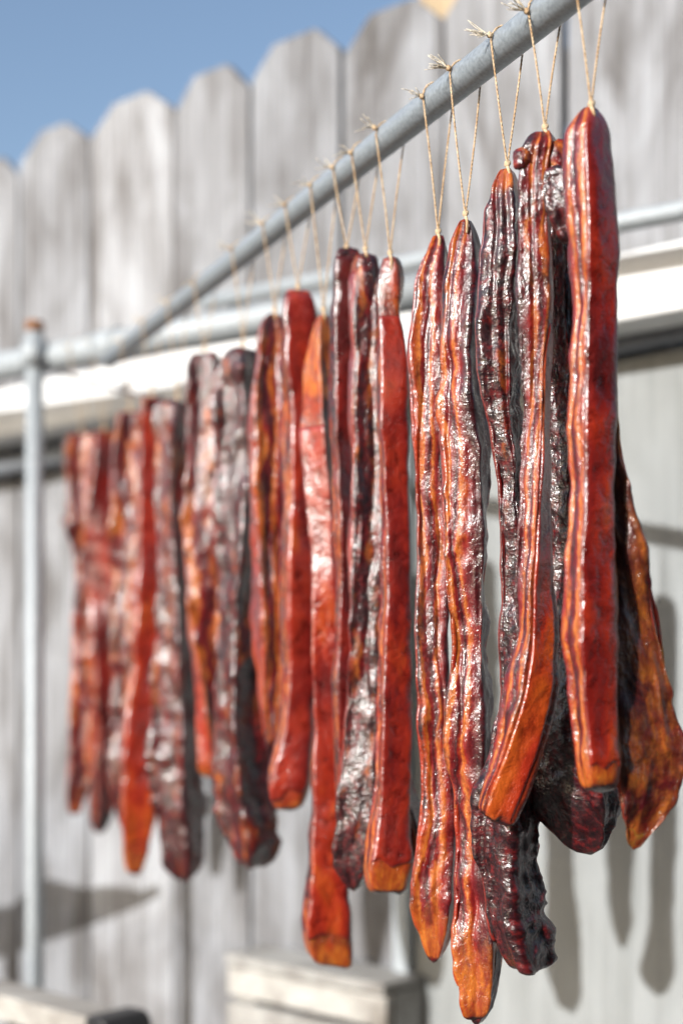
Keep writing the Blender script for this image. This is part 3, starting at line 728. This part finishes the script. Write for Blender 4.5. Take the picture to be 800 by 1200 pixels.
STRIPS = [
 dict(key='A', ex=3.6, flat=.5, apex=(692, 124), th=[22, 20, 16, 16, 18], r=.85, dark=.12, hue=.40, rdark=.10, rind=(130, 898), tip_px=34, amp=.8,
      sec=[(125, 688, 697), (134, 680, 703), (148, 667, 710), (168, 660, 714), (200, 662, 717), (300, 669, 721), (400, 673, 722), (500, 670, 722), (600, 668, 722), (650, 664, 720), (750, 662, 722), (850, 668, 724), (900, 676, 725), (922, 680, 722)],
      label='cured pork strip with broad orange rind and bare rounded top, beside the brown slab', extra=[]),
 dict(key='B', ex=4.0, apex=(638, 151), th=[80, 80, 70, 55, 34, 26, 24], r=.8, dark=[.5, .35, .3, .2, .12], hue=.74, rdark=.08, rind=(380, 950), tip_px=10, slant=-.5,
      sec=[(152, 628, 648), (170, 614, 660), (200, 608, 650), (260, 606, 650), (330, 606, 650), (400, 607, 650), (500, 612, 650), (600, 606, 650), (660, 602, 648), (750, 600, 650), (820, 588, 645), (880, 570, 632), (920, 557, 614), (945, 550, 604), (955, 553, 596)],
      label='cured pork strip with curled lumps at its top and an amber lower end curving sideways',
      extra=[('lump', 'curled_lump', 611, 187, -.006, 11, 10, 13, .35, .0, 0), ('lump', 'curled_lump', 655, 186, -.004, 18, 14, 22, .45, 0, .2),
             ('strip', 'folded_flap', dict(sec=[(196, 640, 662), (212, 629, 671), (240, 633, 677), (265, 646, 683), (290, 664, 686)], dz=-.022, th=150, r=.5, dark=.85)),
             ('strip', 'dark_backing', dict(sec=[(225, 636, 660), (300, 636, 676), (400, 638, 677), (500, 638, 677), (600, 638, 676), (700, 630, 678), (800, 620, 684), (880, 612, 702), (930, 606, 720), (965, 625, 718), (985, 660, 710), (993, 680, 705)], dz=.034, th=[120, 115, 120, 150, 165], r=.40, dark=[.7, .65, .6, .6], amp=1.2, round=.004))]),
 dict(key='C', lean_s=.55, lean_o=.20, apex=(594, 194), th=[-125, -120, -118, -122, -128], r=.9, dark=[.2, .4, .75, .8, .8, .8], hue=.3, rdark=.4, rind=(240, 1100), tip_top=40, amp=1.4,
      sec=[(197, 588, 600), (212, 578, 606), (240, 568, 610), (300, 560, 610), (400, 560, 610), (480, 566, 612), (560, 580, 616), (700, 583, 618), (800, 583, 622), (900, 570, 632), (960, 560, 638), (1020, 560, 638), (1080, 566, 640), (1120, 580, 641), (1138, 598, 640)],
      label='blackened wrinkled cured pork slab with a broad dark red lower end below its amber neighbour', extra=[]),
 dict(key='D', apex=(545, 252), th=[-112, -115, -112, -115, -108], r=1.1, dark=[.15, .12, .1, .05, .05], hue=.6, rind=(280, 1150), tip_px=105, amp=1.1,
      sec=[(255, 540, 550), (270, 533, 558), (300, 527, 562), (350, 520, 566), (400, 516, 568), (480, 513, 573), (530, 515, 584), (560, 517, 580), (600, 518, 576), (700, 522, 576), (800, 526, 578), (900, 528, 582), (1000, 528, 586), (1050, 524, 588), (1090, 524, 588), (1130, 528, 588), (1160, 531, 582), (1185, 534, 574), (1197, 543, 566)],
      label='longest streaked cured pork strip, orange fat bands and an amber pointed end hanging lowest',
      extra=[('strip', 'charred_edge', dict(sec=[(1080, 574, 586), (1130, 566, 588), (1160, 556, 584), (1182, 546, 576), (1197, 550, 562)], dz=.002, th=-115, r=.9, dark=.9))]),
 dict(key='E', apex=(513, 273), th=[-108, -112, -108, -110, -112], r=1.1, dark=[.2, .08, .08, .05, .05], hue=.6, rind=(300, 1040), tip_px=62, amp=1.0,
      sec=[(276, 508, 520), (290, 500, 525), (330, 488, 527), (400, 480, 526), (480, 479, 522), (560, 482, 520), (640, 487, 522), (720, 488, 524), (800, 492, 527), (900, 497, 531), (960, 497, 533), (1010, 487, 535), (1050, 480, 535), (1085, 486, 532), (1110, 495, 522), (1119, 500, 514)],
      label='slim streaked cured pork strip with pale orange bands and a bulging amber foot', extra=[]),
 dict(key='F', ex=4.5, flat=.6, apex=(457, 298), th=[-30, 8, 16, 18, 16, 14], r=.75, dark=[.5, .1, .1], hue=.36, rdark=.1, rind=(372, 1012), tip_px=44, amp=.75,
      sec=[(302, 450, 466), (320, 444, 474), (345, 442, 474), (370, 444, 469), (400, 442, 475), (440, 440, 480), (500, 441, 478), (600, 446, 479), (700, 447, 481), (800, 443, 482), (900, 440, 482), (960, 432, 482), (1010, 425, 482), (1035, 425, 478), (1048, 434, 470)],
      label='smooth red-orange cured pork strip with a pinched blackened top and square amber foot',
      extra=[('strip', 'side_flap', dict(sec=[(900, 462, 480), (940, 466, 490), (965, 470, 498), (985, 472, 501), (1006, 474, 494)], dz=.03, th=60, r=.4, dark=.3))]),
 dict(key='G', lean_s=.55, lean_o=.20, apex=(428, 293), th=[-92, -96, -110, -125], r=.9, dark=[.5, .35, .3, .5, .8], hue=.5, rind=(320, 980), amp=1.2,
      sec=[(297, 420, 436), (315, 413, 442), (360, 412, 446), (450, 412, 444), (560, 410, 446), (700, 408, 448), (800, 404, 448), (900, 398, 446), (960, 396, 444), (1010, 397, 438), (1030, 401, 432), (1038, 410, 424)],
      label='cured pork strip streaked pale above and almost black at its lower end', extra=[]),
 dict(key='H', ex=4.0, flat=.6, apex=(406, 291), th=[8, 12, 20, 25], r=.8, dark=[.6, .3, .15], hue=.15, rdark=.3, rind=(300, 960), amp=.8,
      sec=[(290, 398, 420), (305, 391, 424), (350, 390, 418), (420, 388, 413), (500, 388, 414), (600, 392, 416), (700, 392, 414), (800, 390, 412), (880, 392, 412), (940, 395, 410), (975, 398, 406)],
      label='deep crimson cured pork strip with a dark blunt top squeezed between lighter strips', extra=[]),
 dict(key='I', ex=4.5, apex=(379, 364), th=[-60, -30, 10, 12, 12], r=.7, dark=[.2, .1, .1], hue=.48, rdark=.12, rind=(500, 1094), tip_px=42, tip_top=110, amp=.8, slant=-.25,
      sec=[(366, 374, 386), (385, 362, 389), (430, 353, 393), (500, 352, 396), (560, 358, 397), (650, 364, 398), (750, 366, 398), (850, 364, 398), (950, 364, 400), (1010, 360, 404), (1060, 354, 412), (1100, 351, 415), (1122, 358, 416), (1131, 372, 408)],
      label='long orange cured pork strip with a crumbly pale top and a flared amber foot', extra=[]),
 dict(key='J', ex=3.8, flat=.6, apex=(349, 337), th=[12, 20, 22, 24, -20], r=.9, dark=.12, hue=.45, rdark=.08, rind=(345, 935), tip_px=20, amp=.8,
      sec=[(338, 342, 358), (350, 338, 368), (380, 334, 372), (450, 331, 370), (550, 332, 366), (650, 333, 368), (750, 333, 370), (830, 331, 368), (880, 324, 364), (920, 317, 360), (940, 320, 358), (952, 330, 352)],
      label='bright red-orange cured pork strip with a flat dark top and a foot swung sideways', extra=[]),
 dict(key='K', apex=(322, 364), th=[-75, -80, -85], r=1.0, dark=[.5, .1, .05, .15, .5], hue=.5, rind=(390, 860), amp=1.0,
      sec=[(366, 314, 330), (385, 305, 336), (450, 301, 338), (550, 301, 338), (650, 301, 340), (750, 303, 338), (820, 306, 336), (870, 312, 330), (898, 318, 326)],
      label='short pale streaked cured pork strip hanging against a bright red-orange one', extra=[]),
 dict(key='L', lean_s=.55, lean_o=.20, apex=(285, 404), th=[-122, -125, -125, -130, -138], r=1.0, dark=[.6, .45, .4, .45, .5], hue=.3, rdark=.3, rind=(430, 980), amp=1.4,
      sec=[(406, 270, 294), (420, 261, 300), (480, 256, 303), (560, 258, 303), (650, 258, 302), (750, 258, 303), (830, 254, 304), (900, 254, 314), (950, 258, 326), (990, 266, 330), (1010, 276, 318), (1017, 286, 306)],
      label='broad near-black cured pork slab with a heavy ragged brown lower end', extra=[]),
 dict(key='M', lean_s=.55, lean_o=.20, apex=(240, 410), th=[-85, -90, -80, -40, 10], r=.95, dark=[.7, .3, .1, .05, .02], hue=.7, rdark=.0, rind=(440, 905), amp=1.1,
      sec=[(412, 232, 250), (430, 227, 254), (520, 224, 256), (600, 220, 258), (700, 222, 260), (800, 228, 260), (860, 232, 258), (900, 235, 252), (908, 238, 248)],
      label='cured pork strip with dark top and bright orange foot beside the near-black slab', extra=[('lump', 'orange_lump', 248, 490, -.016, 8, 7, 13, 0, 1, .6)]),
 dict(key='N', lean_s=.55, lean_o=.20, apex=(208, 465), th=[-118, -120, -125, -130], r=.9, dark=[.4, .35, .3, .45, .45], hue=.3, rdark=.3, rind=(500, 1000), amp=1.4,
      sec=[(468, 193, 216), (490, 187, 222), (560, 185, 224), (650, 185, 224), (740, 187, 224), (800, 183, 226), (880, 181, 230), (950, 185, 232), (1000, 192, 236), (1020, 200, 234), (1030, 208, 228)],
      label='dark glossy cured pork strip with a swollen maroon foot and a bright silvery top', extra=[]),
 dict(key='O', ex=4.0, apex=(178, 462), th=[20, 25, 22, 20], r=.85, dark=[.3, .15, .1], hue=.66, rdark=.05, rind=(480, 990), tip_px=30, amp=.9,
      sec=[(464, 168, 192), (480, 163, 194), (510, 160, 188), (600, 160, 190), (700, 160, 194), (780, 156, 192), (840, 148, 190), (900, 144, 188), (940, 141, 187), (975, 142, 180), (1005, 144, 171), (1024, 148, 163)],
      label='orange cured pork strip whose foot narrows to a bent amber point', extra=[]),
 dict(key='P', lean_s=.55, lean_o=.20, apex=(152, 480), th=[-80, -88, -90], r=.95, dark=[.4, .15, .15, .4], hue=.4, rind=(510, 930), amp=1.1,
      sec=[(482, 144, 162), (500, 136, 166), (560, 134, 168), (650, 136, 166), (750, 136, 164), (850, 134, 162), (920, 136, 160), (955, 140, 156), (968, 144, 152)],
      label='pinkish streaked cured pork strip hanging third from the upright rack post', extra=[]),
 dict(key='Q', ex=4.0, apex=(122, 502), th=[10, 5, 15, 30], r=.8, dark=[.05, .1, .15, .4], hue=.25, rdark=.2, rind=(515, 950), amp=.9, bar=True,
      sec=[(504, 110, 134), (525, 103, 138), (600, 103, 140), (700, 106, 142), (800, 108, 142), (880, 107, 138), (930, 106, 135), (960, 106, 129), (974, 110, 122)],
      label='scarlet-topped cured pork strip with a dark pointed foot, second from the upright rack post', extra=[]),
 dict(key='R', lean_s=.55, lean_o=.20, apex=(96, 506), th=[-85, -90, -95], r=1.0, dark=[.15, .1, .1, .05], hue=.5, rind=(530, 920), tip_px=22, amp=1.2, bar=True,
      sec=[(508, 84, 108), (530, 78, 113), (580, 80, 114), (610, 80, 115), (650, 90, 112), (750, 90, 112), (850, 84, 110), (910, 78, 106), (940, 78, 98), (955, 82, 92)],
      label='cured pork strip with a dark spur on its side, first beside the upright rack post', extra=[('lump', 'dark_spur', 92, 610, -.012, 20, 8, 7, .7, 0, 0)]),
]
TW = {'A': 'tan twine loop above the strip with a rounded bare orange top', 'B': 'tan twine loop with a white frayed knot above the strip with curled lumps',
      'C': 'tan twine loop with frayed ends above the blackened wrinkled slab', 'D': 'tan twine loop with a white frayed knot above the longest streaked strip',
      'E': 'tan twine loop above the slim streaked strip with bulging amber foot', 'F': 'tan twine loop above the smooth red-orange strip with pinched top',
      'G': 'tan twine loop above the strip that is almost black at its lower end', 'H': 'tan twine loop above the deep crimson strip',
      'I': 'tan twine loop above the strip with crumbly pale top', 'J': 'tan twine loop above the bright red-orange strip with flat dark top',
      'K': 'tan twine loop above the short pale streaked strip', 'L': 'tan twine loop above the broad near-black slab',
      'M': 'tan twine loop above the strip with short bright orange foot', 'N': 'tan twine loop above the dark strip with swollen maroon foot',
      'O': 'tan twine loop above the orange strip with a bent amber point', 'P': 'tan twine loop third from the upright rack post',
      'Q': 'tan twine loop second from the upright rack post', 'R': 'tan twine loop first beside the upright rack post'}
SLAB = dict(key='S', th=[192, 188, 184, 182], r=.22, dark=[.1, .1, .2, .9], mott=.46, dk0=.10, hue=.75, rdark=.35, rind=None, amp=1.1, dz=.009,
      sec=[(280, 690, 712), (330, 688, 718), (450, 690, 722), (540, 690, 727), (600, 692, 741), (650, 696, 755), (700, 702, 768), (760, 712, 785), (820, 718, 800), (880, 722, 803), (940, 724, 797), (965, 726, 776), (986, 726, 748)],
      label='wide brown flared cured pork slab with dark blotches and a blackened lower edge')

def build_strip(sp, i):
    bar = sp.get('bar'); ax, ay = sp['apex']
    c = cross_at(ax) if bar else pipe_at(ax)
    Z = float(c[1]); sp['Z'] = Z
    root = empty('cured_pork_strip', tuple(P((sp['sec'][-1][1]+sp['sec'][-1][2])/2, sp['sec'][-1][0], Z)))
    tag(root, sp['label'], 'cured pork', 'cured pork strips hanging in a row')
    sp['wide'] = 1.06 if i < 6 else (1.12 if i < 9 else (1.36 if sp['key'] in 'KMNP' else 1.24)); sp['dk0'] = .12 if i < 6 else .19; sp['cols'] = 80 if i < 6 else 56; sp['step'] = .0020 if i < 6 else .0034
    make_strip(sp, root, 'flesh', i+1)
    for j, e in enumerate(sp['extra']):
        if e[0] == 'lump':
            _, nm, x, y, dz, rx, ry, rz, dk, tip, tl = e; lump(nm, x, y, Z+dz, rx, ry, rz, dk, tip, root, i*5+j+2, tl)
        else:
            s2 = dict(e[2]); s2['Z'] = Z+s2['dz']; s2['cols'] = 60; s2['step'] = .0024; make_strip(s2, root, e[1], i*5+j+40)
    side = PV if not bar else np.array([*NV, 0])
    twine(P(ax, ay, Z-.003), c, CR if bar else PR, side, TW[sp['key']], i+3, fray=(i not in (0, )))
    return root
for i, sp in enumerate(STRIPS): build_strip(sp, i)
# the flared slab tied behind the first strip
Zs = STRIPS[0]['Z']+SLAB['dz']; SLAB['Z'] = Zs; SLAB['cols'] = 84; SLAB['step'] = .0022
root = empty('cured_pork_slab', tuple(P(740, 986, Zs))); tag(root, SLAB['label'], 'cured pork', 'cured pork strips hanging in a row')
make_strip(SLAB, root, 'flesh', 31)
v, f = tube([P(700, 284, Zs), P(699, 200, Zs-.004), P(697, 140, Zs-.012), P(693, 118, STRIPS[0]['Z']+.004)], .0012, 8); mesh_obj('tie', v, f, M['twine'], root)
